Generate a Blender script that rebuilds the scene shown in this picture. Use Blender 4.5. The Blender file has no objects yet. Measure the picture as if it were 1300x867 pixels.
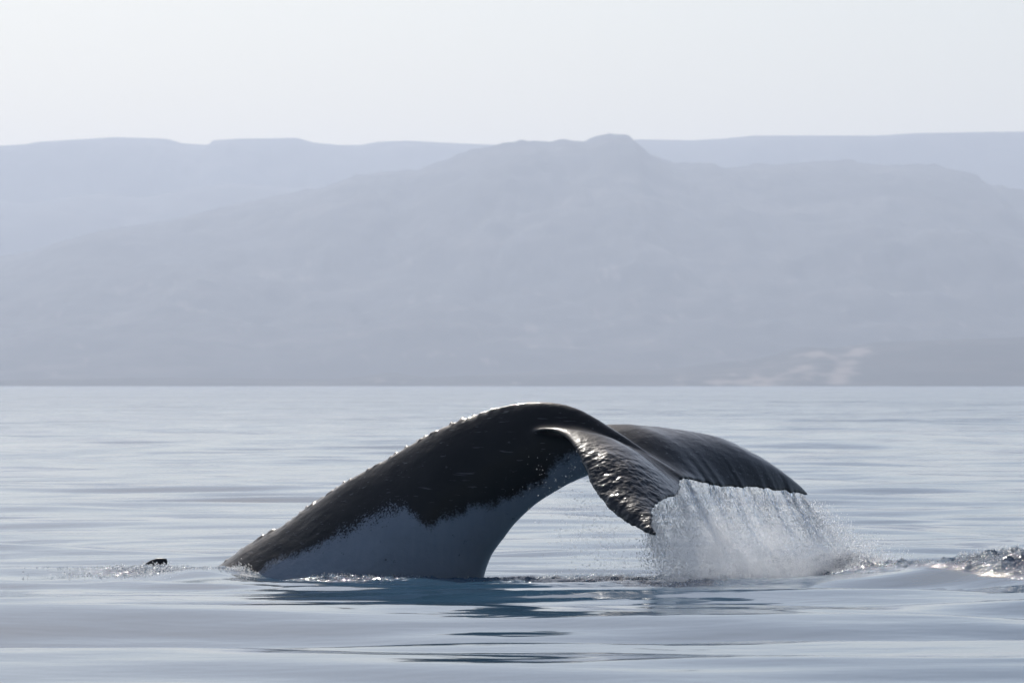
import bpy, math, time
import numpy as np
from mathutils import Vector

T0 = time.time()
R = math.radians
scene = bpy.context.scene
col = scene.collection

# ------------------------------------------------------------------ camera
FPX = 5600.0                       # focal length in photo pixels (photo is 1300 x 867)
CAM_H = 1.8
PITCH = math.atan((488 - 433.5) / FPX)
cd = bpy.data.cameras.new('camera')
cd.sensor_width = 36.0
cd.lens = FPX / 1300 * 36.0
cd.clip_start = 0.5
cd.clip_end = 60000
cd.dof.use_dof = True
cd.dof.focus_distance = 40.3
cd.dof.aperture_fstop = 6.3
cam = bpy.data.objects.new('camera', cd)
cam.location = (0, 0, CAM_H)
cam.rotation_euler = (math.pi / 2 + PITCH, 0, 0)
col.objects.link(cam)
scene.camera = cam

# ------------------------------------------------------------------ light
SUN_EL, SUN_AZ = R(43), R(-18)      # sun ahead of the camera, a little to the left
world = bpy.data.worlds.new('World')
scene.world = world
world.use_nodes = True
nt = world.node_tree
bg = nt.nodes['Background']
sky = nt.nodes.new('ShaderNodeTexSky')
sky.sky_type = 'NISHITA'
sky.sun_disc = False
sky.sun_elevation = SUN_EL
sky.sun_rotation = SUN_AZ
sky.altitude = 0
sky.air_density = 1.1
sky.dust_density = 2.4
sky.ozone_density = 1.6
nt.links.new(sky.outputs[0], bg.inputs[0])
bg.inputs[1].default_value = 0.10
sl = bpy.data.lights.new('sun', 'SUN')
sl.energy = 4.0
sl.angle = R(0.53)
sl.color = (1.0, 0.955, 0.89)
sun = bpy.data.objects.new('sun', sl)
sdir = Vector((math.sin(SUN_AZ) * math.cos(SUN_EL), math.cos(SUN_AZ) * math.cos(SUN_EL), math.sin(SUN_EL)))
sun.rotation_euler = (-sdir).to_track_quat('-Z', 'Y').to_euler()
sun.location = (0, 0, 900)
col.objects.link(sun)

vs = scene.view_settings
vs.view_transform = 'Standard'
vs.look = 'None'
vs.exposure = 0.05
vs.gamma = 1.0
scene.cycles.max_bounces = 20
scene.cycles.diffuse_bounces = 6
scene.cycles.transmission_bounces = 20
scene.cycles.transparent_max_bounces = 24
scene.cycles.volume_bounces = 4
scene.cycles.use_denoising = True
scene.cycles.sample_clamp_indirect = 8.0

# ------------------------------------------------------------------ helpers
rng = np.random.default_rng(7)
cp, sp = math.cos(PITCH), math.sin(PITCH)

def ray(px, py):
    x = (px - 650) / FPX
    y = (433.5 - py) / FPX
    return np.array([x, cp - y * sp, sp + y * cp])

def at_depth(px, py, Y):
    d = ray(px, py)
    t = Y / d[1]
    return np.array([d[0] * t, Y, CAM_H + d[2] * t])

def on_water(px, py, z=0.0):
    d = ray(px, py)
    t = (z - CAM_H) / d[2]
    return np.array([d[0] * t, d[1] * t, z])

def hash2(ix, iy, seed):
    h = (ix.astype(np.int64) * 374761393 + iy.astype(np.int64) * 668265263 + seed * 974711) & 0xffffffff
    h = ((h ^ (h >> 13)) * 1274126177) & 0xffffffff
    h = ((h ^ (h >> 16)) * 2246822519) & 0xffffffff
    return ((h ^ (h >> 15)) & 0xffffff) / float(0xffffff) * 2 - 1

def vnoise(x, y, seed=0):
    x = np.asarray(x, float); y = np.asarray(y, float)
    ix = np.floor(x); iy = np.floor(y)
    fx = x - ix; fy = y - iy
    ux = fx * fx * fx * (fx * (fx * 6 - 15) + 10)
    uy = fy * fy * fy * (fy * (fy * 6 - 15) + 10)
    ix = ix.astype(np.int64); iy = iy.astype(np.int64)
    a = hash2(ix, iy, seed); b = hash2(ix + 1, iy, seed)
    c = hash2(ix, iy + 1, seed); d = hash2(ix + 1, iy + 1, seed)
    return (a + (b - a) * ux) * (1 - uy) + (c + (d - c) * ux) * uy

def fbm(x, y, octaves=4, seed=0, gain=0.5):
    s = 0; a = 1.0; n = 0
    x = np.asarray(x, float); y = np.asarray(y, float)
    for o in range(octaves):
        s = s + a * vnoise(x, y, seed + 17 * o)
        n += a; a *= gain
        x, y = (x * 0.86 - y * 0.5) * 2.03 + 3.1, (x * 0.5 + y * 0.86) * 2.03 - 1.7
    return s / n

def sstep(a, b, x):
    t = np.clip((x - a) / (b - a), 0, 1)
    return t * t * (3 - 2 * t)

def mesh_np(name, verts, faces, mat=None, smooth=True):
    """verts (n,3), faces (m,k) all of one size"""
    me = bpy.data.meshes.new(name)
    verts = np.ascontiguousarray(verts, np.float32)
    faces = np.ascontiguousarray(faces, np.int32)
    m, k = faces.shape
    me.vertices.add(len(verts)); me.vertices.foreach_set('co', verts.ravel())
    me.loops.add(m * k); me.loops.foreach_set('vertex_index', faces.ravel())
    me.polygons.add(m)
    me.polygons.foreach_set('loop_start', np.arange(m, dtype=np.int32) * k)
    me.update(calc_edges=True)
    if smooth:
        me.polygons.foreach_set('use_smooth', np.ones(m, bool))
    if mat:
        me.materials.append(mat)
    return me

def grid_faces(nu, nv):
    i = np.arange(nu - 1)[:, None] * nv + np.arange(nv - 1)[None, :]
    return np.stack([i, i + nv, i + nv + 1, i + 1], -1).reshape(-1, 4)

def add(name, me, **props):
    o = bpy.data.objects.new(name, me)
    col.objects.link(o)
    for k, v in props.items():
        o[k] = v
    return o

def set_attr(me, name, vals):
    a = me.attributes.new(name, 'FLOAT', 'POINT')
    a.data.foreach_set('value', np.ascontiguousarray(vals, np.float32))

class Mat:
    def __init__(self, name):
        self.m = bpy.data.materials.new(name)
        self.m.use_nodes = True
        self.t = self.m.node_tree
        self.b = self.t.nodes.get('Principled BSDF')
        self.out = self.t.nodes.get('Material Output')
    def n(self, kind, **kw):
        nd = self.t.nodes.new('ShaderNode' + kind)
        for k, v in kw.items():
            if k.startswith('i_'):
                key = k[2:].replace('_', ' ')
                nd.inputs[key].default_value = v
            else:
                setattr(nd, k, v)
        return nd
    def l(self, a, b):
        self.t.links.new(a, b)
    def math(self, op, a, b=None, clamp=False):
        nd = self.n('Math', operation=op, use_clamp=clamp)
        for i, v in enumerate((a, b)):
            if v is None: continue
            if isinstance(v, (int, float)): nd.inputs[i].default_value = v
            else: self.l(v, nd.inputs[i])
        return nd.outputs[0]
    def mix(self, f, a, b):
        nd = self.n('Mix', data_type='RGBA')
        for i, v in ((0, f), (6, a), (7, b)):
            if isinstance(v, (int, float)): nd.inputs[i].default_value = v
            elif isinstance(v, tuple): nd.inputs[i].default_value = v if len(v) == 4 else v + (1,)
            else: self.l(v, nd.inputs[i])
        return nd.outputs[2]

# ------------------------------------------------------------------ the whale's frame
# local axes: u = along the body towards the tail, v = across, away from the camera, z up
YAW = R(25)
U = np.array([math.cos(YAW), -math.sin(YAW), 0.0])
V = np.array([math.sin(YAW), math.cos(YAW), 0.0])
P0 = np.array([0.35, 40.45, 0.0])

def wl(px, py, v=0.0):
    """pixel -> (s, z) on the plane at lateral offset v of the whale"""
    d = ray(px, py)
    c = np.array([0, 0, CAM_H])
    t = ((P0 + V * v - c) @ V) / (d @ V)
    p = c + d * t
    return np.array([(p - P0) @ U, v, p[2]])

def w2world(p):
    p = np.asarray(p, float)
    return P0 + p[..., 0:1] * U + p[..., 1:2] * V + p[..., 2:3] * np.array([0, 0, 1.0])

def catmull(P, n):
    P = np.asarray(P, float)
    d = np.r_[0, np.cumsum(np.sqrt(np.linalg.norm(np.diff(P[:, :3], axis=0), axis=1)) + 1e-6)]
    m = np.zeros_like(P)
    for i in range(len(P)):
        a, b = max(i - 1, 0), min(i + 1, len(P) - 1)
        m[i] = (P[b] - P[a]) / (d[b] - d[a])
    q = np.linspace(0, d[-1], n)
    k = np.clip(np.searchsorted(d, q, 'right') - 1, 0, len(P) - 2)
    h = (d[k + 1] - d[k])[:, None]; t = ((q - d[k])[:, None]) / h
    return ((2*t**3-3*t**2+1)*P[k] + (t**3-2*t**2+t)*h*m[k] + (-2*t**3+3*t**2)*P[k+1] + (t**3-t**2)*h*m[k+1])

# ------------------------------------------------------------------ materials
def mat_sea():
    M = Mat('sea_water')
    b = M.b
    b.inputs['Base Color'].default_value = (0.035, 0.085, 0.14, 1)
    b.inputs['Roughness'].default_value = 0.06
    b.inputs['IOR'].default_value = 1.36
    g = M.n('NewGeometry')
    mp = M.n('Mapping'); mp.inputs['Scale'].default_value = (0.55, 1.25, 1)
    M.l(g.outputs['Position'], mp.inputs['Vector'])
    n1 = M.n('TexNoise', i_Scale=1.1, i_Detail=3.0, i_Roughness=0.5)
    n2 = M.n('TexNoise', i_Scale=0.16, i_Detail=3.0, i_Roughness=0.55)
    n3 = M.n('TexNoise', i_Scale=0.03, i_Detail=2.0)
    for n in (n1, n2, n3): M.l(mp.outputs[0], n.inputs['Vector'])
    # calm slicks and ruffled patches far out
    patch = M.n('MapRange'); patch.inputs[1].default_value = 0.35; patch.inputs[2].default_value = 0.65
    patch.inputs[3].default_value = 0.35; patch.inputs[4].default_value = 1.2
    M.l(n3.outputs[0], patch.inputs[0])
    h = M.math('MULTIPLY', n1.outputs[0], patch.outputs[0])
    b1 = M.n('Bump', i_Strength=1.0, i_Distance=0.022)
    M.l(h, b1.inputs['Height'])
    b2 = M.n('Bump', i_Strength=1.0, i_Distance=0.2)
    M.l(n2.outputs[0], b2.inputs['Height']); M.l(b1.outputs[0], b2.inputs['Normal'])
    ch = M.n('Attribute', attribute_name='chop')
    n5 = M.n('TexNoise', i_Scale=15.0, i_Detail=5.0, i_Roughness=0.62); M.l(g.outputs['Position'], n5.inputs['Vector'])
    b3 = M.n('Bump', i_Strength=1.0, i_Distance=0.045)
    M.l(M.math('MULTIPLY', n5.outputs[0], ch.outputs['Fac']), b3.inputs['Height']); M.l(b2.outputs[0], b3.inputs['Normal'])
    b2 = b3
    # beyond the modelled waves: facets of distant wind ripples
    mp3 = M.n('Mapping'); mp3.inputs['Scale'].default_value = (0.10, 0.42, 1)
    M.l(g.outputs['Position'], mp3.inputs['Vector'])
    n4 = M.n('TexNoise', i_Scale=1.0, i_Detail=4.0, i_Roughness=0.65); M.l(mp3.outputs[0], n4.inputs['Vector'])
    sx = M.n('SeparateXYZ'); M.l(g.outputs['Position'], sx.inputs[0])
    fy = M.n('MapRange'); fy.inputs[1].default_value = 55; fy.inputs[2].default_value = 260; fy.inputs[3].default_value = 0.0; fy.inputs[4].default_value = 0.85
    M.l(sx.outputs['Y'], fy.inputs[0])
    c0 = M.n('VectorMath', operation='SUBTRACT'); M.l(n4.outputs['Color'], c0.inputs[0]); c0.inputs[1].default_value = (0.5, 0.5, 0.5)
    ca = M.n('VectorMath', operation='ABSOLUTE'); M.l(c0.outputs[0], ca.inputs[0])
    c1 = M.n('VectorMath', operation='MULTIPLY'); M.l(ca.outputs[0], c1.inputs[0]); c1.inputs[1].default_value = (0.0, -1.1, 0.0)
    c2 = M.n('VectorMath', operation='SCALE'); M.l(c1.outputs[0], c2.inputs[0]); mp6 = M.n('Mapping'); mp6.inputs['Scale'].default_value = (0.012, 0.035, 1); M.l(g.outputs['Position'], mp6.inputs['Vector'])
    n6 = M.n('TexNoise', i_Scale=1.0, i_Detail=4.0, i_Roughness=0.6); M.l(mp6.outputs[0], n6.inputs['Vector'])
    f6 = M.n('MapRange'); f6.inputs[1].default_value = 0.35; f6.inputs[2].default_value = 0.68; f6.inputs[3].default_value = 0.45; f6.inputs[4].default_value = 2.2; M.l(n6.outputs[0], f6.inputs[0])
    M.l(M.math('MULTIPLY', fy.outputs[0], f6.outputs[0]), c2.inputs['Scale'])
    c3 = M.n('VectorMath', operation='ADD'); M.l(b2.outputs[0], c3.inputs[0]); M.l(c2.outputs[0], c3.inputs[1])
    c4 = M.n('VectorMath', operation='NORMALIZE'); M.l(c3.outputs[0], c4.inputs[0])
    M.l(c4.outputs[0], b.inputs['Normal'])
    return M.m

def mat_hill(name, base, dry):
    M = Mat(name)
    tc = M.n('TexCoord')
    n1 = M.n('TexNoise', i_Scale=0.012, i_Detail=6.0, i_Roughness=0.62)
    n2 = M.n('TexNoise', i_Scale=0.0035, i_Detail=3.0)
    for n in (n1, n2): M.l(tc.outputs['Object'], n.inputs['Vector'])
    f = M.n('MapRange'); f.inputs[1].default_value = 0.42; f.inputs[2].default_value = 0.66
    M.l(n1.outputs[0], f.inputs[0])
    f2 = M.n('MapRange'); f2.inputs[1].default_value = 0.35; f2.inputs[2].default_value = 0.68
    M.l(n2.outputs[0], f2.inputs[0])
    c = M.mix(M.math('MULTIPLY', f.outputs[0], f2.outputs[0]), base, dry)
    at = M.n('Attribute', attribute_name='sand')
    c = M.mix(at.outputs['Fac'], c, (0.24, 0.21, 0.19))
    M.l(c, M.b.inputs['Base Color'])
    M.b.inputs['Roughness'].default_value = 0.95
    M.b.inputs['Specular IOR Level'].default_value = 0.1
    return M.m

def mat_whale():
    M = Mat('wet_whale_skin')
    b = M.b
    tc = M.n('TexCoord')
    at = M.n('Attribute', attribute_name='belly')
    fl = M.n('Attribute', attribute_name='fluke')
    def noise(scale, det, rough=0.55, vec=None):
        n = M.n('TexNoise', i_Scale=scale, i_Detail=det, i_Roughness=rough)
        M.l(vec or tc.outputs['Object'], n.inputs['Vector'])
        return n.outputs[0]
    mp = M.n('Mapping'); mp.inputs['Scale'].default_value = (1, 1, 0.55)
    M.l(tc.outputs['Object'], mp.inputs['Vector'])
    nb = noise(5.0, 7.0, 0.68, mp.outputs[0])
    nf = noise(48.0, 5.0, 0.75)
    d = M.math('ADD', at.outputs['Fac'], M.math('MULTIPLY', M.math('SUBTRACT', nb, 0.5), 0.36))
    spk = M.n('Attribute', attribute_name='speckle')
    d = M.math('ADD', d, M.math('MULTIPLY', M.math('SUBTRACT', nf, 0.5), spk.outputs['Fac']))
    f = M.n('MapRange'); f.inputs[1].default_value = -0.03; f.inputs[2].default_value = 0.05
    M.l(d, f.inputs[0])
    # scattered dark flecks inside the pale belly
    sc = M.n('MapRange'); sc.inputs[1].default_value = 0.30; sc.inputs[2].default_value = 0.36
    M.l(noise(9.0, 5.0, 0.75), sc.inputs[0])
    fac = M.math('MULTIPLY', f.outputs[0], sc.outputs[0])
    dark = M.mix(noise(3.0, 5.0), (0.006, 0.0065, 0.008), (0.014, 0.0145, 0.016))
    # pale scratches on the dark skin
    scr = M.n('MapRange'); scr.inputs[1].default_value = 0.70; scr.inputs[2].default_value = 0.76
    M.l(noise(14.0, 3.0, 0.6), scr.inputs[0])
    dark = M.mix(M.math('MULTIPLY', scr.outputs[0], 0.35), dark, (0.16, 0.17, 0.19))
    pale = M.mix(noise(2.5, 5.0), (0.20, 0.225, 0.27), (0.30, 0.32, 0.36))
    mps = M.n('Mapping'); mps.inputs['Scale'].default_value = (16, 16, 1.6); mps.inputs['Rotation'].default_value = (0, R(-14), 0)
    M.l(tc.outputs['Object'], mps.inputs['Vector'])
    pale = M.mix(M.math('MULTIPLY', noise(1.0, 5.0, 0.65, mps.outputs[0]), 0.45), pale, (0.11, 0.13, 0.16))
    mpl = M.n('Mapping'); mpl.inputs['Scale'].default_value = (3, 40, 40); mpl.inputs['Rotation'].default_value = (0, R(35), 0)
    M.l(tc.outputs['Object'], mpl.inputs['Vector'])
    ln = M.n('MapRange'); ln.inputs[1].default_value = 0.66; ln.inputs[2].default_value = 0.70
    M.l(noise(1.0, 2.0, 0.5, mpl.outputs[0]), ln.inputs[0])
    dark = M.mix(M.math('MULTIPLY', ln.outputs[0], 0.30), dark, (0.14, 0.15, 0.17))
    M.l(M.mix(fac, dark, pale), b.inputs['Base Color'])
    b.inputs['IOR'].default_value = 1.42
    rr = M.n('MapRange'); rr.inputs[3].default_value = 0.25; rr.inputs[4].default_value = 0.45
    M.l(noise(8.0, 4.0), rr.inputs[0])
    M.l(rr.outputs[0], b.inputs['Roughness'])
    cw = M.n('MapRange'); cw.inputs[1].default_value = 0.0; cw.inputs[2].default_value = 0.25; cw.inputs[3].default_value = 0.3; cw.inputs[4].default_value = 1.0
    M.l(fl.outputs['Fac'], cw.inputs[0]); M.l(cw.outputs[0], b.inputs['Coat Weight'])
    b.inputs['Coat Roughness'].default_value = 0.045
    b.inputs['Specular IOR Level'].default_value = 0.12
    b.inputs['Coat IOR'].default_value = 1.33
    # relief: skin grain, and the sheet of water running off the flukes
    b1 = M.n('Bump', i_Strength=0.5, i_Distance=0.004)
    M.l(noise(55.0, 3.0, 0.6), b1.inputs['Height'])
    mp2 = M.n('Mapping'); mp2.inputs['Scale'].default_value = (6, 15, 8)
    M.l(tc.outputs['Object'], mp2.inputs['Vector'])
    run = noise(1.0, 4.0, 0.6, mp2.outputs[0])
    lump = noise(15.0, 4.0, 0.6)
    run = M.math('ADD', M.math('MULTIPLY', run, 0.55), M.math('MULTIPLY', lump, 0.5))
    b2 = M.n('Bump', i_Strength=1.0, i_Distance=0.011)
    M.l(M.math('MULTIPLY', run, fl.outputs['Fac']), b2.inputs['Height'])
    M.l(b1.outputs[0], b2.inputs['Normal'])
    M.l(b2.outputs[0], b.inputs['Normal'])
    M.l(b2.outputs[0], b.inputs['Coat Normal'])
    return M.m

def mat_drop(name, clear, rough=0.15):
    """broken water: rough drops that pass the light on forwards"""
    M = Mat(name)
    b = M.b
    b.inputs['Base Color'].default_value = (0.98, 0.985, 1.0, 1)
    b.inputs['Transmission Weight'].default_value = 1.0
    b.inputs['Roughness'].default_value = rough
    b.inputs['IOR'].default_value = 1.333
    tr = M.n('BsdfTransparent')
    m3 = M.n('MixShader'); m3.inputs[0].default_value = clear
    M.l(b.outputs[0], m3.inputs[1]); M.l(tr.outputs[0], m3.inputs[2])
    M.l(m3.outputs[0], M.out.inputs[0])
    return M.m

# ------------------------------------------------------------------ sea
WH = []       # wave components: direction, wave number, amplitude, phase
wr = np.random.default_rng(21)
for lam, slope in ((13, .016), (8.5, .02), (6.2, .024), (5.1, .024), (4.0, .02), (3.1, .018), (2.4, .016),
                   (1.9, .014), (1.5, .012), (1.15, .010), (0.85, .008), (0.62, .006)):
    for r in range(2):
        th = wr.normal(0, 0.30) + (0.12 if r else -0.10)
        lm = lam * wr.uniform(0.88, 1.12)
        k = 2 * math.pi / lm
        WH.append((math.sin(th), math.cos(th), k, (0.8 if lam > 4.5 else 1.8 if lam > 3 else 2.1) * slope / k, wr.uniform(0, 2 * math.pi)))

def gauss(x, c, w):
    return np.exp(-((x - c) / w) ** 2)

CREST = np.array([on_water(880, 729)[:2], on_water(985, 731)[:2], on_water(1060, 733)[:2], on_water(1130, 736)[:2],
                  on_water(1200, 740)[:2], on_water(1270, 744)[:2], on_water(1400, 752)[:2], on_water(1700, 765)[:2]])
CREST_H = np.array([.03, .10, .155, .19, .215, .26, .28, .1])

def flank_mask(x, y):
    """ruffled water round the root of the tail"""
    p = np.stack([x - P0[0], y - P0[1]], -1)
    s = p @ U[:2]; v = p @ V[:2]
    a = sstep(-2.5, -1.9, s) * (1 - sstep(1.3, 2.6, s))
    w = np.interp(s, [-2, -0.6, 0.3, 2.2], [0.44, 0.5, 1.0, 1.0]) + 0.10 * vnoise(s * 1.3, s * 0 + 4, 5)
    c = np.interp(s, [-2.4, -1.6, -0.9, -0.3, 0.6, 2.0], [-0.62, -0.60, -0.50, -0.15, -0.05, 0.0])
    return a * gauss(v, c, w)

def wake_mask(x, y):
    yc = np.interp(x, CREST[:, 0], CREST[:, 1])
    d = y - yc
    return sstep(1.55, 2.6, x) * (1 - sstep(7, 9, x)) * np.where(d < 0, gauss(d, 0, 1.1), gauss(d, 0, 0.95)), d

FINW = on_water(185, 731)
def fin_mask(x, y):
    a = gauss(x, FINW[0], 0.55) * gauss(y, FINW[1], 0.45)
    b = gauss(x, on_water(300, 732)[0], 0.36) * gauss(y, on_water(300, 732)[1], 0.28)
    return np.maximum(a, b)

def sea_h(x, y, dy=None):
    h = np.zeros_like(x)
    # no long swell right round the whale
    calm = 1 - 0.8 * np.exp(-((x - 0.8) / 6.0) ** 4 - ((y - 41.3) / 2.6) ** 4)
    # gentle modulation so no wave train runs unbroken across the picture
    wx = x + 0.9 * vnoise(x * 0.11, y * 0.09, 31); wy = y + 0.9 * vnoise(x * 0.10, y * 0.12, 32)
    for i, (dx, dyy, k, a, ph) in enumerate(WH):
        amp = a * (0.75 + 0.7 * vnoise(x * 0.05 * (1 + .2 * i) + i, y * 0.09 * (1 + .1 * i), 40 + i))
        if dy is not None:
            amp = amp * (1 - sstep(0.16, 0.42, dy * k / (2 * math.pi)))
        if k < 2.2: amp = amp * calm
        h += amp * np.sin((wx * dx + wy * dyy) * k + ph)
    # two long swells rolling in before the whale
    ys = y + 0.5 * vnoise(x * 0.16, y * 0.05, 51) + 0.05 * x
    h += 0.085 * (1 + 0.35 * vnoise(x * 0.2, y * 0.1, 52)) * np.sin(2 * math.pi * (ys - 33.2) / 5.4) * np.exp(-((y - 30) / 6.5) ** 4)
    near = (np.abs(x) < 12) & (y > 30) & (y < 52)
    xn, yn = x[near], y[near]
    l = np.zeros_like(xn)
    wm, d = wake_mask(xn, yn)
    hc = np.interp(xn, CREST[:, 0], CREST_H)
    ridge = hc * np.where(d < 0, gauss(d, 0, 1.6), gauss(d, 0, 1.1)) * sstep(1.2, 2.2, xn)
    front = np.clip(sstep(-1.3, -1.0, d), 0, 1)
    turb = fbm(xn * 3.3, yn * 2.2, 5, 3, 0.62)
    turb = 0.5 - 2.2 * np.abs(turb)
    l += ridge + wm * front * (0.07 * turb + 0.05 * fbm(xn * 8, yn * 6, 4, 9))
    fm = flank_mask(xn, yn)
    l += fm * (0.08 * (0.8 - 2.4 * np.abs(fbm(xn * 4.2, yn * 3.6, 4, 13, 0.6))) + 0.022 * fbm(xn * 15, yn * 14, 2, 19))
    fn = fin_mask(xn, yn)
    l += fn * (0.05 * (0.4 - 1.2 * np.abs(fbm(xn * 5, yn * 4, 4, 23, 0.6))) + 0.02 * fbm(xn * 17, yn * 15, 2, 29) + 0.015)
    # smooth mounds pushed up by the tail
    for px, py, hgt, wx_, wy_ in ((250, 735, .085, .55, .7), (480, 752, .008, 1.4, .5), (700, 756, .006, 1.5, .45), (1120, 745, .015, 1.0, .5)):
        c = on_water(px, py)
        l += hgt * gauss(xn, c[0], wx_) * gauss(yn, c[1], wy_)
    # rings spreading from the tail
    c = w2world(np.array([-0.6, 0, 0]))
    rr = np.hypot((xn - c[0]) * 0.75, (yn - c[1]) * 1.25)
    l += 0.016 * np.sin(rr * 7.5 + 1.5 * vnoise(xn * .8, yn * .8, 77)) * np.exp(-((rr - 1.9) / 1.5) ** 2)
    h[near] += l
    return h

def axis(parts):
    out = [np.array([parts[0][0]])]
    for a, b, st0, st1 in parts:
        n = max(2, int(abs(b - a) / ((st0 + st1) / 2)))
        w = np.linspace(st0, st1, n); w = np.cumsum(w); w = w / w[-1]
        out.append(a + (b - a) * w)
    return np.concatenate(out)

xa = axis([(-30000, -600, 6000, 150), (-600, -40, 100, 4), (-40, -6.5, 3, .08), (-6.5, 6.5, .028, .028), (6.5, 40, .08, 3), (40, 600, 4, 100), (600, 30000, 150, 6000)])
ya = axis([(-3000, -10, 800, 4), (-10, 22, 3, .2), (22, 38, .07, .05), (38, 44.5, .022, .026), (44.5, 60, .04, .12), (60, 150, .12, .5),
           (150, 500, .5, 4), (500, 3000, 6, 150), (3000, 30000, 300, 3000)])
X, Y = np.meshgrid(xa, ya, indexing='ij')
DY = np.maximum(np.gradient(ya)[None, :] * np.ones_like(X), np.gradient(xa)[:, None] * 0.6)
Z = sea_h(X, Y, DY)
sea_me = mesh_np('sea', np.stack([X, Y, Z], -1).reshape(-1, 3), grid_faces(len(xa), len(ya)), mat_sea())
CH = np.zeros_like(X)
nr = (np.abs(X) < 12) & (Y > 30) & (Y < 52)
xn_, yn_ = X[nr], Y[nr]
wm0, d0 = wake_mask(xn_, yn_)
CH[nr] = np.clip(np.maximum.reduce([wm0 * sstep(-1.3, -1.05, d0), flank_mask(xn_, yn_), fin_mask(xn_, yn_)]) * 1.3, 0, 1)
set_attr(sea_me, 'chop', CH.ravel())
sea = add('sea', sea_me,
          kind='structure', label='calm silvery blue sea with low smooth swells and ripples')

# ------------------------------------------------------------------ hills
def hills(name, prof, D, depth, mat, label, nx=260, ny=70, rough=0.07, seed=1, sand=None, xpad=(-2600, 3900), shore=0.0, gully=1.0):
    """terrain whose skyline follows prof; D metres to the skyline, falling over depth metres to the shore"""
    prof = np.array(prof, float)
    nx = nx * 2
    px = np.linspace(xpad[0], xpad[1], nx)
    xs = (px - 650) / FPX * D
    py = np.interp(px, prof[:, 0], prof[:, 1])
    out = np.maximum(sstep(-100, -700, px), sstep(1400, 2000, px))     # the range goes on beyond the frame
    py = py + out * (488 - py) * 0.28 * fbm(px / 420, px * 0 + seed, 4, seed)
    top = CAM_H + (488 - py) / FPX * D
    q = np.linspace(0, 1.35, ny)
    PX, Q = np.meshgrid(px, q, indexing='ij')
    XX = np.repeat(xs[:, None], ny, 1)
    YY = D - depth + Q * depth
    front = np.clip(Q, 0, 1)
    shape = sstep(0, 1.0, front) * 0.55 + front * 0.45
    fall = 1 - 0.75 * sstep(1.0, 1.35, Q)
    tp = np.repeat(top[:, None], ny, 1)
    H = tp * shape * fall
    rel = fbm(XX / (D * 0.055), YY / (D * 0.09), 5, seed, 0.55)
    rid = 1 - 2 * np.abs(fbm(XX / (D * 0.04), YY / (D * 0.11), 5, seed + 50, 0.55))
    amp = tp * 0.5 * front * (1 - front) * 2.2 * gully
    H = H + amp * (0.45 * rel + 0.22 * rid)
    H = H + tp * rough * 0.16 * fbm(XX / (D * 0.004), YY / (D * 0.004), 3, seed + 90) * np.minimum(1, front * 4) * (Q <= 1.0)
    # the skyline stays the highest seen line
    lim = CAM_H + (tp - CAM_H) * (YY / D) * 0.985
    H = np.where(Q < 0.985, np.minimum(H, lim), H)
    H = np.where(Q <= 0, -3.0, H - 1.5 * (1 - sstep(0, 0.03, Q)))
    v = np.stack([XX, YY, H], -1).reshape(-1, 3)
    me = mesh_np(name, v, grid_faces(nx, ny)[:, ::-1], mat)
    yy = 488 - (H - CAM_H) / YY * FPX            # height on the slope, measured as in the photo
    xx = 650 + XX / YY * FPX
    s = sand(xx, yy).ravel() if sand else np.zeros(len(v))
    set_attr(me, 'sand', s)
    return add(name, me, kind='structure', label=label)

def sand_main(x, y):
    n = fbm(x / 26, y / 9, 4, 5)
    return np.clip(0.4 * sstep(0.42, 0.7, n) * sstep(300, 350, y), 0, 1)

def sand_low(x, y):
    n = fbm(x / 16, y / 5, 4, 8)
    def blob(cx, cy, rx, ry, tilt=0):
        return gauss(x - tilt * (y - cy), cx, rx) * gauss(y, cy, ry)
    m = blob(1070, 470, 17, 22, -0.55) + 0.9 * blob(1095, 447, 22, 7) + blob(1032, 450, 20, 6, .6) + 0.8 * blob(1025, 467, 26, 6) \
        + 0.75 * blob(950, 484, 90, 9) + 0.4 * blob(955, 458, 22, 5) + 0.6 * blob(495, 483, 48, 5) + 0.3 * blob(700, 487, 130, 2.5)
    return np.clip(0.9 * sstep(0.3, 0.95, m + 0.7 * n), 0, 1)

main_prof = [(-900, 330), (-500, 318), (-200, 335), (0, 328), (81, 317), (135, 298), (178, 285), (242, 276), (296, 260), (355, 247), (420, 236), (447, 224), (485, 217), (528, 217),
             (571, 201), (614, 187), (662, 181), (700, 181), (723, 178), (741, 179.5), (755, 173), (774, 169), (797, 173), (811, 187), (825, 197.5), (857, 209),
             (898, 207), (921, 213), (958, 210), (995, 208), (1046, 204), (1083, 205), (1125, 210), (1185, 210), (1217, 217), (1240, 235), (1268, 236), (1300, 251),
             (1360, 262), (1500, 250), (1800, 300), (2300, 330)]
mid_prof = [(-900, 240), (-400, 228), (-100, 247), (0, 255), (38, 258), (81, 251), (124, 246), (178, 251), (205, 247), (242, 240), (296, 233), (334, 236), (377, 239), (398, 236),
            (500, 250), (700, 260), (1000, 262), (1300, 258), (1700, 240), (2300, 250)]
far_prof = [(-900, 190), (-500, 172), (-200, 188), (0, 185), (32, 183), (48, 180), (97, 177), (145, 174), (210, 176), (232, 182), (264, 184), (270, 178), (302, 176), (377, 175),
            (398, 181), (431, 184), (458, 184), (479, 180), (517, 178.5), (565, 181), (608, 183), (700, 186), (780, 182), (808, 177), (880, 178), (917, 176), (958, 172), (1023, 172),
            (1115, 172), (1161, 169), (1254, 167.5), (1300, 167), (1500, 160), (1800, 180), (2300, 190)]
low_prof = [(-900, 483), (0, 482), (200, 479), (430, 481), (500, 472), (540, 479), (650, 474), (760, 468), (830, 470), (900, 462), (960, 456), (1020, 440), (1060, 442), (1110, 434),
            (1180, 432), (1300, 428), (1500, 440), (1800, 460), (2300, 470)]
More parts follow.
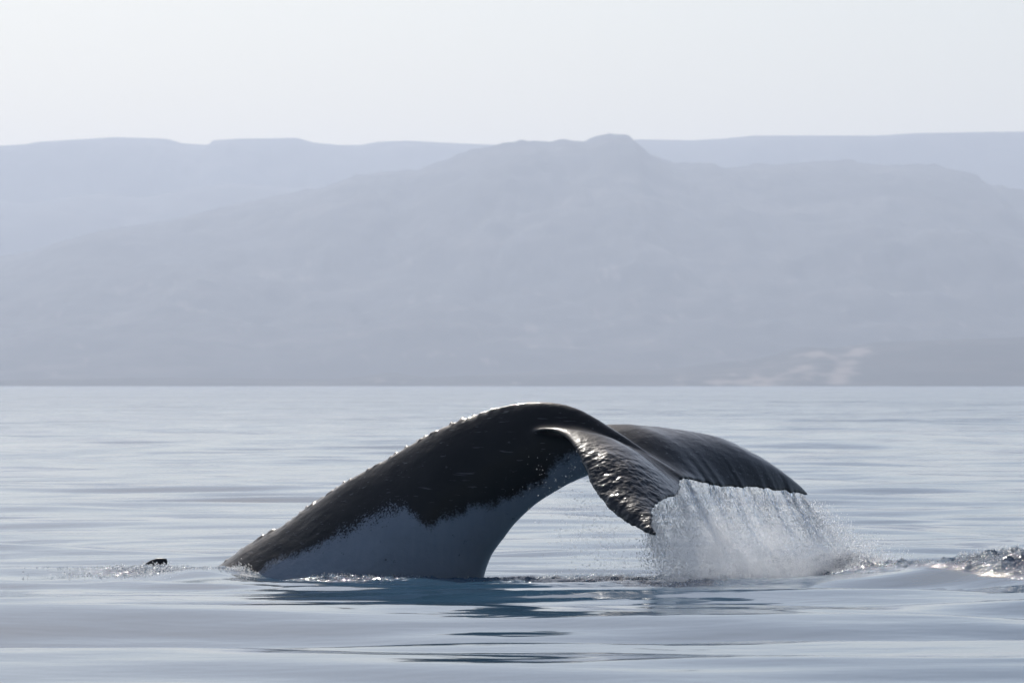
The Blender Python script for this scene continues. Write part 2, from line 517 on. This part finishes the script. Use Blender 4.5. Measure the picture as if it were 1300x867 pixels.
hm = mat_hill('scrub_hillside', (0.045, 0.05, 0.055), (0.12, 0.115, 0.11))
hills('far_hills', far_prof, 10200, 1000, hm, 'pale flat-topped hills fading into haze along the skyline', 900, 40, 0.09, 3)
hills('middle_hills', mid_prof, 9200, 900, hm, 'hazy low ridge between the near hillside and flat-topped hills', 300, 40, 0.05, 11)
hills('coastal_hills', main_prof, 7800, 2400, hm, 'long hazy blue hillside with rounded rocky peak rising from the coast', 800, 110, 0.11, 21, sand_main)
hills('shore_hills', low_prof, 5000, 500, hm, 'low dark coastal slope with pale sand dunes at the waterline', 520, 70, 0.05, 31, sand_low, gully=0.7)

# ------------------------------------------------------------------ whale
ST = [  # back pixel, belly pixel, half width
    ((60, 760), (60, 1010), 0.95), ((140, 742), (150, 1010), 0.98), ((205, 733), (262, 990), 0.93), ((262, 728), (420, 930), 0.84), ((318, 692), (520, 862), 0.74),
    ((373, 658), (572, 815), 0.64), ((411, 631), (596, 775), 0.57), ((449, 606), (606, 748), 0.51),
    ((493, 582), (613, 724), 0.46), ((544, 552), (620, 707), 0.41), ((586, 533), (633, 689), 0.36), ((624, 520), (650, 667), 0.315), ((657, 512), (675, 643), 0.275),
    ((689, 510), (702, 625), 0.24), ((711, 512), (724, 613), 0.215), ((735, 519.5), (743, 605), 0.205), ((755, 530), (760, 598), 0.20), ((772, 541), (776, 594), 0.18),
    ((793, 554), (793, 592), 0.14), ((818, 571), (812, 594), 0.09), ((840, 588), (834, 600), 0.05)]
tops = np.array([np.r_[wl(*a), w] for a, b, w in ST]); bots = np.array([np.r_[wl(*b), w] for a, b, w in ST])
NS, NR = 150, 48
tops = catmull(tops, NS); bots = catmull(bots, NS)
th = np.linspace(0, 2 * math.pi, NR, endpoint=False)
mid = (tops[:, :3] + bots[:, :3]) / 2; ax = (tops[:, :3] - bots[:, :3]) / 2
cs, sn = np.cos(th), np.sin(th)
lat = np.sign(cs) * np.abs(cs) ** 0.95 * (1 - 0.42 * np.clip(sn, 0, 1) ** 1.5 - 0.12 * np.clip(-sn, 0, 1) ** 2)
ring = mid[:, None, :] + ax[:, None, :] * sn[None, :, None] + np.array([0, 1.0, 0])[None, None, :] * (tops[:, 3][:, None] * lat[None, :])[..., None]
bv = ring.reshape(-1, 3)
bf = []
for i in range(NS - 1):
    for j in range(NR):
        k = (j + 1) % NR
        bf.append((i * NR + j, i * NR + k, (i + 1) * NR + k, (i + 1) * NR + j))
bf.append(tuple(range(NR))[::-1]); bf.append(tuple((NS - 1) * NR + j for j in range(NR)))

# flukes: leading and trailing edges, pixel + lateral offset
LE = [(833, 681, -1.40), (818, 675, -1.35), (804, 668, -1.28), (784, 655, -1.19), (765, 636, -1.07), (750, 614, -0.92), (744, 598, -0.82), (735, 577, -0.68), (722, 562, -0.54), (708, 551, -0.42), (692, 544, -0.32),
      (676, 546, -0.23), (668, 556, -0.08), (676, 556, 0.08), (710, 546, 0.20), (748, 540, 0.30), (786, 539, 0.42), (817, 541, 0.60), (845, 543.5, 0.78), (872, 547.5, 0.97), (912, 556, 1.24), (949, 572, 1.49), (980, 591, 1.68), (1009, 613, 1.86), (1027, 629, 1.98)]
TE = [(835, 679, -1.42), (829, 667, -1.33), (826, 656, -1.20), (829, 645, -1.03), (844, 633, -0.72), (858, 625, -0.40), (862, 617, -0.18), (864, 606, 0.0), (876, 608, 0.2), (892, 612, 0.42),
      (921, 617, 0.75), (952, 618, 1.08), (980, 621, 1.38), (1011, 626, 1.74), (1027, 629.5, 1.99)]
LE = catmull(np.array([wl(*p) for p in LE]), 400); TE = catmull(np.array([wl(*p) for p in TE]), 400)
vq = np.linspace(-1.40, 1.975, 190)
o = np.argsort(LE[:, 1]); Lq = np.stack([np.interp(vq, LE[o, 1], LE[o, i]) for i in range(3)], -1)
o = np.argsort(TE[:, 1]); Tq = np.stack([np.interp(vq, TE[o, 1], TE[o, i]) for i in range(3)], -1)
jag = 0.022 * vnoise(vq * 9, vq * 0, 3) + 0.014 * vnoise(vq * 27, vq * 0, 4)
chord = np.linalg.norm(Tq - Lq, axis=1)
cdir = (Tq - Lq) / np.maximum(chord, 1e-4)[:, None]
Tq = Tq + cdir * (jag * np.clip(chord / 0.3, 0, 1))[:, None]
c = np.linspace(0, 1, 40)
cc = c ** 1.4
thick = 2.6 * (0.2969 * np.sqrt(cc) - 0.126 * cc - 0.3516 * cc ** 2 + 0.2843 * cc ** 3 - 0.0985 * cc ** 4)   # airfoil half thickness
tt = np.clip(chord * 0.16, 0.030, 0.15) + 0.16 * np.exp(-(vq / 0.42) ** 2)
spanv = np.gradient(Lq * 0.5 + Tq * 0.5, axis=0); spanv /= np.linalg.norm(spanv, axis=1)[:, None]
nrm = np.cross(cdir, spanv); nrm /= np.linalg.norm(nrm, axis=1)[:, None]
nrm *= np.sign(nrm[:, 2:3])
base = Lq[:, None, :] + (Tq - Lq)[:, None, :] * cc[None, :, None]
camber = (0.10 * chord)[:, None] * np.sin(np.pi * cc)[None, :]
hw = tt[:, None] * thick[None, :] * 0.5 + 0.011
up = base + nrm[:, None, :] * (hw + camber)[..., None]
dn = base - nrm[:, None, :] * (hw - camber)[..., None]
nv_, nc_ = len(vq), len(c)
off = len(bv)
fv = np.concatenate([up.reshape(-1, 3), dn.reshape(-1, 3)])
gf = grid_faces(nv_, nc_)
ff = [tuple(off + q) for q in gf] + [tuple(off + nv_ * nc_ + q[::-1]) for q in gf]
A = off; B = off + nv_ * nc_
for i in range(nv_ - 1):
    a0, a1 = i * nc_, (i + 1) * nc_
    ff.append((A + a0, A + a1, B + a1, B + a0)[::-1])
    ff.append((A + a0 + nc_ - 1, A + a1 + nc_ - 1, B + a1 + nc_ - 1, B + a0 + nc_ - 1))
for j in range(nc_ - 1):
    ff.append((A + j, A + j + 1, B + j + 1, B + j))
    e = (nv_ - 1) * nc_
    ff.append((A + e + j, A + e + j + 1, B + e + j + 1, B + e + j)[::-1])
# hooked dorsal fin
FIN = [(160, 745), (170, 731), (176, 723), (184, 714.5), (191, 710.5), (199, 708), (207, 707.5), (212, 709), (213, 712.5), (211, 718), (211, 725), (216, 733), (226, 745)]
fin = np.array([wl(*p) for p in FIN])
off2 = off + len(fv)
nf_ = len(FIN)
cz = fin[:, 2]
fth = 0.022 + 0.05 * np.clip((cz.max() - cz) / 0.3, 0, 1)
mp = fin * 0.6 + fin.mean(0) * 0.4
v1 = fin + np.array([0, 1, 0]) * 0.008; v4 = fin - np.array([0, 1, 0]) * 0.008
v2 = mp + np.array([0, 1.0, 0]) * fth[:, None]; v3 = mp - np.array([0, 1.0, 0]) * fth[:, None]
nvv = np.concatenate([v1, v2, v3, v4])
fin_f = []
for i in range(nf_):
    k = (i + 1) % nf_
    fin_f += [(off2 + i, off2 + k, off2 + nf_ + k, off2 + nf_ + i), (off2 + i, off2 + 3 * nf_ + i, off2 + 3 * nf_ + k, off2 + k),
              (off2 + 3 * nf_ + k, off2 + 3 * nf_ + i, off2 + 2 * nf_ + i, off2 + 2 * nf_ + k)]
fin_f += [tuple(off2 + nf_ + i for i in range(nf_)), tuple(off2 + 2 * nf_ + i for i in range(nf_))[::-1]]
allv = np.concatenate([bv, fv, nvv])
tmp = bpy.data.meshes.new('raw')
tmp.from_pydata([tuple(p) for p in allv], [], bf + ff + fin_f)
import bmesh
bm = bmesh.new(); bm.from_mesh(tmp); bmesh.ops.recalc_face_normals(bm, faces=bm.faces); bm.to_mesh(tmp); bm.free()
to = bpy.data.objects.new('raw', tmp); col.objects.link(to)
md = to.modifiers.new('r', 'REMESH'); md.mode = 'VOXEL'; md.voxel_size = 0.0125; md.use_smooth_shade = True
ms = to.modifiers.new('s', 'SMOOTH'); ms.factor = 0.5; ms.iterations = 9
dg = bpy.context.evaluated_depsgraph_get()
wm_ = bpy.data.meshes.new_from_object(to.evaluated_get(dg))
bpy.data.objects.remove(to); bpy.data.meshes.remove(tmp)
# soften the fillet where the flukes grow out of the tail stock
n = len(wm_.vertices)
co = np.empty(n * 3, np.float32); wm_.vertices.foreach_get('co', co); co = co.reshape(-1, 3).astype(float)
ed = np.empty(len(wm_.edges) * 2, np.int32); wm_.edges.foreach_get('vertices', ed); ed = ed.reshape(-1, 2)
wgt = np.exp(-((co[:, 0] - 0.22) / 0.42) ** 2) * sstep(0.06, 0.16, np.abs(co[:, 1])) * (1 - sstep(0.45, 0.75, np.abs(co[:, 1])))
em = (wgt[ed[:, 0]] > 0.02) & (wgt[ed[:, 1]] > 0.02)
e2 = ed[em]; deg = np.bincount(e2.ravel(), minlength=n)
mv = (wgt > 0.02) & (deg > 0); dd = np.maximum(deg, 1)
ia, ib = np.r_[e2[:, 0], e2[:, 1]], np.r_[e2[:, 1], e2[:, 0]]
for it in range(70):
    for k in range(3):
        av = np.bincount(ia, weights=co[ib, k], minlength=n) / dd
        co[:, k] = np.where(mv, co[:, k] + 0.6 * wgt * (av - co[:, k]), co[:, k])
wm_.vertices.foreach_set('co', np.ascontiguousarray(co, np.float32).ravel()); wm_.update()
co = np.empty(n * 3, np.float32); wm_.vertices.foreach_get('co', co); co = co.reshape(-1, 3).astype(float)
no = np.empty(n * 3, np.float32); wm_.vertices.foreach_get('normal', no); no = no.reshape(-1, 3).astype(float)
s, v, z = co.T
# knuckles along the back ridge, small lumps elsewhere
ridge_z = np.interp(s, tops[:, 0], tops[:, 2])
on_ridge = np.exp(-(v / 0.07) ** 2) * np.exp(-((z - ridge_z) / 0.10) ** 2) * (s < 1.25)
knob = np.clip(vnoise(s * 9.0, s * 0 + 1, 61), 0, 1) ** 1.5 * 0.030 + np.clip(vnoise(s * 26, v * 20, 62), 0, 1) * 0.020
d = on_ridge * knob * (1 - sstep(-0.6, -0.1, s)) + 0.004 * fbm(s * 5, z * 5 + v * 3, 3, 71) + 0.0012 * fbm(s * 26, z * 26 + v * 13, 3, 75)
film = sstep(0.35, 0.75, -v) * sstep(0.2, 0.6, s)
d = d + film * (0.011 * fbm(s * 9, v * 9 + z * 5, 4, 83, 0.6) + 0.004 * fbm(s * 30, v * 30 + z * 20, 2, 87))
co = co + no * d[:, None]
wm_.vertices.foreach_set('co', np.ascontiguousarray(co, np.float32).ravel())
wm_.update()
# pale belly: height of its upper edge along the body
bl = np.array([wl(*p, -0.35) for p in [(250, 770), (300, 745), (332, 727), (359, 711), (400, 694), (437, 675), (474, 657), (515, 645), (535, 652), (548, 664), (560, 660), (593, 643), (636, 633), (672, 614), (694, 592), (715, 575), (760, 560)]])
belly = np.interp(s, bl[:, 0], bl[:, 2]) - z
belly = np.where(v > 0.0, np.minimum(belly, 0.25), belly)
# the flukes themselves are dark
belly = np.minimum(belly, 1.2 * (0.62 - s - 0.9 * np.clip(np.abs(v) - 0.12, 0, 1)))
set_attr(wm_, 'belly', belly)
set_attr(wm_, 'speckle', 0.22 + 0.55 * np.exp(-((s - wl(495, 650)[0]) / 0.42) ** 2))
flk = sstep(0.55, 1.0, s) * sstep(0.05, 0.4, np.abs(v) + np.clip(s - 1.2, 0, 1))
# the near fluke carries more running water than the far one
set_attr(wm_, 'fluke', flk * (0.25 + 1.25 * sstep(0.3, 0.85, -v)) + 0.22 * on_ridge)
wm_.materials.clear(); wm_.materials.append(mat_whale())
wm_.name = 'humpback_whale'
wm_.polygons.foreach_set('use_smooth', np.ones(len(wm_.polygons), bool))
whale = add('humpback_whale', wm_, label='black whale with pale belly arching its tail and flukes out of the sea', category='whale')
whale.location = P0
whale.rotation_euler = (0, 0, -YAW)

# ------------------------------------------------------------------ falling water and spray
PHI = (1 + 5 ** .5) / 2
ICO_V = np.array([(-1, PHI, 0), (1, PHI, 0), (-1, -PHI, 0), (1, -PHI, 0), (0, -1, PHI), (0, 1, PHI), (0, -1, -PHI), (0, 1, -PHI), (PHI, 0, -1), (PHI, 0, 1), (-PHI, 0, -1), (-PHI, 0, 1)], float)
ICO_V /= np.linalg.norm(ICO_V[0])
ICO_F = np.array([(0, 11, 5), (0, 5, 1), (0, 1, 7), (0, 7, 10), (0, 10, 11), (1, 5, 9), (5, 11, 4), (11, 10, 2), (10, 7, 6), (7, 1, 8), (3, 9, 4), (3, 4, 2), (3, 2, 6), (3, 6, 8), (3, 8, 9), (4, 9, 5), (2, 4, 11), (6, 2, 10), (8, 6, 7), (9, 8, 1)])
OCT_V = np.array([(1, 0, 0), (-1, 0, 0), (0, 1, 0), (0, -1, 0), (0, 0, 1), (0, 0, -1)], float)
OCT_F = np.array([(0, 2, 4), (2, 1, 4), (1, 3, 4), (3, 0, 4), (2, 0, 5), (1, 2, 5), (3, 1, 5), (0, 3, 5)])

def drops(pos, rad, axis=None, stretch=None, shape='oct'):
    """drops of water: radius per drop, pulled out along axis"""
    Vt, Ft = (OCT_V, OCT_F) if shape == 'oct' else (ICO_V, ICO_F)
    n = len(pos)
    if axis is None:
        axis = np.tile([0, 0, 1.0], (n, 1))
    axis = axis / np.linalg.norm(axis, axis=1)[:, None]
    if stretch is None: stretch = np.ones(n)
    a = np.cross(axis, np.array([0.31, 0.9, 0.17])); a /= np.linalg.norm(a, axis=1)[:, None]
    b = np.cross(axis, a)
    vv = (a[:, None] * Vt[None, :, 0:1] + b[:, None] * Vt[None, :, 1:2] + axis[:, None] * (Vt[None, :, 2:3] * stretch[:, None, None])) * rad[:, None, None] + pos[:, None]
    ff = Ft[None] + (np.arange(n) * len(Vt))[:, None, None]
    return vv.reshape(-1, 3), ff.reshape(-1, 3)

def merge(parts):
    vs_, fs_, o = [], [], 0
    for v_, f_ in parts:
        vs_.append(v_); fs_.append(f_ + o); o += len(v_)
    return np.concatenate(vs_), np.concatenate(fs_)

dr_white = mat_drop('falling_water', 0.2, 0.45)
dr_spray = mat_drop('spray_water', 0.2, 0.42)

def sea_at(x, y):
    return sea_h(np.asarray(x, float), np.asarray(y, float))

def fall(v0, d, off_v=None):
    """where water that left the trailing edge at v0 has got to after falling d"""
    e = np.stack([np.interp(v0, vq, Tq[:, i]) for i in range(3)], -1)
    k = np.where(v0 > 0, 0.62 + 0.42 * np.clip(v0 / 2, 0, 1) ** 2, 0.30 + 0.25 * np.clip(1 + v0 / 1.2, 0, 1))
    p = e.copy()
    p[:, 0] += k * d ** 1.25 - 0.01
    p[:, 2] -= d
    return p

def curtain(n, vlo, vhi, rlo, rhi, streamy, seed, dpow=0.8):
    r = np.random.default_rng(seed)
    v0 = r.uniform(vlo, vhi, n)
    centres = np.sort(r.uniform(vlo, vhi, int((vhi - vlo) * 30)))
    near = centres[np.clip(np.searchsorted(centres, v0), 0, len(centres) - 1)]
    e = np.interp(v0, vq, Tq[:, 2])
    d = r.random(n) ** dpow * (e + 0.03)
    pull = streamy * (1 - sstep(0.15, 0.55, d / np.maximum(e, .05)))
    v0 = v0 * (1 - pull) + near * pull + r.normal(0, 0.007, n)
    v0 = np.clip(v0, vlo, vhi)
    p = fall(v0, d)
    wob = 0.02 * vnoise(v0 * 12, d * 7, 5) + r.normal(0, 1, n) * (0.006 + 0.07 * d)
    p[:, 0] += wob; p[:, 1] += r.normal(0, 1, n) * (0.01 + 0.10 * d); p[:, 2] += r.normal(0, 1, n) * 0.02 * d
    tipw = sstep(-0.9, -1.3, v0) if vlo < -1 else 0
    p[:, 0] += tipw * r.normal(-0.04, 0.13, n) * np.minimum(1, 2.5 * d); p[:, 1] += tipw * r.normal(0, .2, n) * d
    w = w2world(p)
    keep = w[:, 2] > sea_at(w[:, 0], w[:, 1]) - 0.01
    ax_ = fall(v0, d + 0.02) - fall(v0, d)
    ax_ = ax_[:, 0:1] * U + ax_[:, 1:2] * V + ax_[:, 2:3] * np.array([0, 0, 1.0])
    ax_ += r.normal(0, 0.004, ax_.shape)
    rad = r.uniform(rlo, rhi, n) * (0.75 + 0.5 * r.random(n))
    st = 1.2 + 4.0 * r.random(n) * (1 - 0.7 * sstep(0.1, 0.5, d))
    return w[keep], rad[keep], ax_[keep], st[keep]

parts = [drops(*curtain(20000, 0.04, 1.93, 0.0014, 0.0032, 0.6, 1)), drops(*curtain(5000, 0.04, 1.93, 0.0028, 0.0055, 0.97, 2, 0.9))]
v_, f_ = merge(parts)
nwhite = len(f_)
# clear ropes of water that have not broken up yet
rr_ = np.random.default_rng(5); ropes = []
for v0 in np.sort(rr_.uniform(0.10, 1.88, 32)):
    e = float(np.interp(v0, vq, Tq[:, 2])); L = e * rr_.uniform(0.35, 0.85); m = 40
    d = np.linspace(0.0, L, m)
    vw = v0 + 0.022 * vnoise(d * 9 + v0 * 50, d * 0, 8) * sstep(0, .12, d) + 0.008 * vnoise(d * 35 + v0 * 70, d * 0, 9)
    p = fall(vw, d); p[:, 0] += 0.010 * vnoise(d * 18 + v0 * 90, d * 0, 18)
    w = w2world(p)
    rad = (0.0095 * (1 - d / L * 0.65) * (1 + 0.45 * vnoise(d * 30 + v0 * 33, d * 0, 28))) * rr_.uniform(.7, 1.25)
    a = np.linspace(0, 2 * math.pi, 6, endpoint=False)
    ringv = w[:, None] + rad[:, None, None] * (np.cos(a)[None, :, None] * np.array([1.0, 0, 0]) + np.sin(a)[None, :, None] * np.array([0, 1.0, 0]))
    i = np.arange(m - 1)[:, None] * 6; j = np.arange(6)[None]; k = (j + 1) % 6
    q1 = np.stack([i + j, i + 6 + j, i + k], -1).reshape(-1, 3); q2 = np.stack([i + k, i + 6 + j, i + 6 + k], -1).reshape(-1, 3)
    ropes.append((ringv.reshape(-1, 3), np.concatenate([q1, q2])))
v_, f_ = merge([(v_, f_)] + ropes)
cur = mesh_np('water_curtain', v_, f_, dr_white)
MC = Mat('clear_water'); MC.b.inputs['Base Color'].default_value = (0.93, 0.96, 1, 1); MC.b.inputs['Transmission Weight'].default_value = 1.0
MC.b.inputs['Roughness'].default_value = 0.04; MC.b.inputs['IOR'].default_value = 1.333
cur.materials.append(MC.m)
mi = np.zeros(len(f_), np.int32); mi[nwhite:] = 1
cur.polygons.foreach_set('material_index', mi)
add('water_curtain', cur, kind='stuff', label='white curtain of water pouring off the far fluke back into the sea')
parts = [drops(*curtain(14000, -1.39, 0.02, 0.0014, 0.0032, 0.3, 3)), drops(*curtain(1800, -1.39, 0.02, 0.003, 0.007, 0.2, 4, 0.8))]
v_, f_ = merge(parts)
add('falling_spray', mesh_np('falling_spray', v_, f_, dr_white), kind='stuff', label='white spray streaming down from the near drooping fluke')

# fine mist hanging in the falling water
nv1, nd1 = 90, 16
vm = np.linspace(-1.36, 1.94, nv1); fr = np.linspace(0.0, 1.0, nd1)
em = np.interp(vm, vq, Tq[:, 2])
ctr = np.stack([fall(vm, np.maximum(0.02 + f * (em + 0.03), 0.0)) for f in fr], 1)
half = 0.018 + 0.11 * fr[None, :] * np.ones((nv1, 1)) * (em[:, None] / 0.7)
A_ = ctr.copy(); A_[..., 0] -= half; B_ = ctr.copy(); B_[..., 0] += half * 1.25
mv_ = np.concatenate([w2world(A_).reshape(-1, 3), w2world(B_).reshape(-1, 3)])
nn = nv1 * nd1; gq = grid_faces(nv1, nd1)
mf = [gq, gq[:, ::-1] + nn]
def strip(idx):
    idx = np.array(idx); return np.stack([idx[:-1], idx[:-1] + nn, idx[1:] + nn, idx[1:]], -1)
mf += [strip(np.arange(nv1) * nd1), strip(np.arange(nv1) * nd1 + nd1 - 1)[:, ::-1], strip(np.arange(nd1))[:, ::-1], strip((nv1 - 1) * nd1 + np.arange(nd1))]
mist = mesh_np('spray_mist', mv_ - P0, np.concatenate(mf))
bm = bmesh.new(); bm.from_mesh(mist); bmesh.ops.recalc_face_normals(bm, faces=bm.faces); bm.to_mesh(mist); bm.free()
MM = Mat('spray_mist'); MM.t.nodes.remove(MM.b)
tcm = MM.n('TexCoord'); mpm = MM.n('Mapping')
mpm.inputs['Rotation'].default_value = (0, 0, YAW); mpm.inputs['Scale'].default_value = (3, 19, 1.8)
MM.l(tcm.outputs['Object'], mpm.inputs['Vector'])
nm = MM.n('TexNoise', i_Scale=1.0, i_Detail=4.0, i_Roughness=0.6); MM.l(mpm.outputs[0], nm.inputs['Vector'])
mr = MM.n('MapRange'); mr.inputs[1].default_value = 0.45; mr.inputs[2].default_value = 0.64; mr.inputs[3].default_value = 0.1; mr.inputs[4].default_value = 10.0
MM.l(nm.outputs[0], mr.inputs[0])
vsn = MM.n('VolumeScatter'); vsn.inputs['Color'].default_value = (0.98, 0.985, 1, 1); vsn.inputs['Anisotropy'].default_value = 0.6
rot = MM.n('VectorRotate', rotation_type='Z_AXIS'); rot.inputs['Angle'].default_value = YAW; MM.l(tcm.outputs['Object'], rot.inputs['Vector'])
sxm = MM.n('SeparateXYZ'); MM.l(rot.outputs[0], sxm.inputs[0])
fd = MM.n('MapRange'); fd.inputs[1].default_value = 1.8; fd.inputs[2].default_value = 1.2; MM.l(sxm.outputs['Y'], fd.inputs[0])
fz = MM.n('MapRange'); fz.inputs[1].default_value = -1.30; fz.inputs[2].default_value = -0.55; MM.l(sxm.outputs['Y'], fz.inputs[0])
ft = MM.n('MapRange'); ft.inputs[1].default_value = 0.8; ft.inputs[2].default_value = 0.3; ft.inputs[3].default_value = 0.25; ft.inputs[4].default_value = 1.25; MM.l(sxm.outputs['Z'], ft.inputs[0])
MM.l(MM.math('MULTIPLY', ft.outputs[0], MM.math('MULTIPLY', MM.math('MULTIPLY', mr.outputs[0], fd.outputs[0]), fz.outputs[0])), vsn.inputs['Density']); MM.l(vsn.outputs[0], MM.out.inputs['Volume'])
mist.materials.append(MM.m)
mo = add('spray_mist', mist, kind='stuff', label='fine white mist hanging among the water falling off the flukes')
mo.location = P0

def cloud(n, seed, sampler, rlo, rhi, shape='oct'):
    r = np.random.default_rng(seed)
    p = sampler(r, n)
    h = sea_at(p[:, 0], p[:, 1])
    p[:, 2] += h
    rad = rlo + (rhi - rlo) * r.random(len(p)) ** 2.2
    return drops(p, rad, r.normal(0, 1, (len(p), 3)) + np.array([0, 0, .8]), 1 + 0.8 * r.random(len(p)), shape)

def s_splash(r, n):       # burst along the line where the curtain lands
    v0 = r.uniform(-1.38, 2.0, n)
    e = np.interp(v0, vq, Tq[:, 2])
    p = fall(v0, e)
    p[:, 0] += r.normal(0.02, 0.13, n); p[:, 1] += r.normal(0, 0.22, n)
    w = w2world(p); w[:, 2] = np.abs(r.normal(0, 0.10, n)) * (0.6 + 0.6 * vnoise(w[:, 0] * 4, w[:, 1] * 2, 3))
    return w

def s_tip(r, n):          # thrown out beyond the far tip
    t = r.random(n) ** 0.8
    p = fall(np.full(n, 1.93), 0.05 + 0.75 * t)
    p[:, 0] += np.abs(r.normal(0, 0.26, n)) * t + 0.05 * t; p[:, 1] += r.normal(0, .2, n)
    p[:, 2] += r.normal(0, 0.06, n) * t
    w = w2world(p); w = w[w[:, 2] > 0.0]; w[:, 2] -= sea_at(w[:, 0], w[:, 1])
    return w

def s_near(r, n):         # drops in front of and under the near fluke
    v0 = r.uniform(-1.39, -0.6, n)
    e = np.stack([np.interp(v0, vq, Lq[:, i]) for i in range(3)], -1)
    d = r.random(n) * e[:, 2]
    e[:, 0] += r.normal(-0.02, 0.16, n) + 0.12 * d - 0.12 * (1 - d); e[:, 1] += r.normal(0, .25, n); e[:, 2] -= d * 0.95
    w = w2world(e); w = w[w[:, 2] > 0.0]; w[:, 2] -= sea_at(w[:, 0], w[:, 1])
    return w

v_, f_ = merge([cloud(2600, 11, s_splash, .0018, .0075), cloud(4500, 12, s_tip, .0022, .008), cloud(1500, 13, s_near, .0022, .007)])
add('splash', mesh_np('splash', v_, f_, dr_spray), kind='stuff', label='splash of fine drops where the falling water meets the sea')

def by_mask(fn, x0, x1, y0, y1, zs):
    def f(r, n):
        x = r.uniform(x0, x1, n * 14); y = r.uniform(y0, y1, n * 14)
        m = fn(x, y)
        k = r.random(n * 14) < m
        x, y, m = x[k][:n], y[k][:n], m[k][:n]
        return np.stack([x, y, np.abs(r.normal(0, 1, len(x))) * zs * m], -1)
    return f

wk = lambda x, y: wake_mask(x, y)[0] * sstep(-1.0, -0.5, wake_mask(x, y)[1]) * sstep(-0.1, 0.35, fbm(x * 2.2, y * 2.2, 4, 91) + 0.18)
v_, f_ = merge([cloud(12000, 21, by_mask(wk, 1.5, 6.2, 39, 44, 0.03), .002, .008)])
add('wake_foam', mesh_np('wake_foam', v_, f_, dr_spray), kind='stuff', label='white foam along the choppy wake beyond the fluke tip')
v_, f_ = merge([cloud(4000, 22, by_mask(lambda x, y: flank_mask(x, y) ** 2 * sstep(0.0, 0.4, fbm(x * 3, y * 3, 3, 95) + .12), -3, 3, 39, 42.5, 0.012), .0025, .008)])
add('flank_foam', mesh_np('flank_foam', v_, f_, dr_spray), kind='stuff', label='glinting bubbles and drops along the pale flank at the waterline')
v_, f_ = merge([cloud(4000, 23, by_mask(lambda x, y: fin_mask(x, y) * sstep(-0.1, 0.4, fbm(x * 4, y * 4, 3, 97) + .2), -5.2, -1.8, 40, 45, 0.025), .003, .010)])
add('fin_foam', mesh_np('fin_foam', v_, f_, dr_spray), kind='stuff', label='white foam breaking round the small dorsal fin')

# ------------------------------------------------------------------ haze
hb = bpy.data.meshes.new('haze')
x0, x1, y0, y1, z0, z1 = -31000, 31000, -3500, 31000, -6.0, 640.0
hv = [(x, y, z) for x in (x0, x1) for y in (y0, y1) for z in (z0, z1)]
hb.from_pydata(hv, [], [(0, 1, 3, 2), (4, 6, 7, 5), (0, 4, 5, 1), (2, 3, 7, 6), (0, 2, 6, 4), (1, 5, 7, 3)])
M = Mat('haze_air')
M.t.nodes.remove(M.b)
pv = M.n('VolumePrincipled')
pv.inputs['Color'].default_value = (0.785, 0.86, 1.0, 1)
pv.inputs['Density'].default_value = 1.22e-4
pv.inputs['Anisotropy'].default_value = 0.35
pv.inputs['Density Attribute'].default_value = ''
M.l(pv.outputs[0], M.out.inputs['Volume'])
M.m.cycles.homogeneous_volume = True
hb.materials.append(M.m)
add('haze', hb, kind='stuff', label='thin pale sea haze over the whole coast')
print('script seconds', round(time.time() - T0, 1), 'whale verts', n, 'sea verts', X.size)
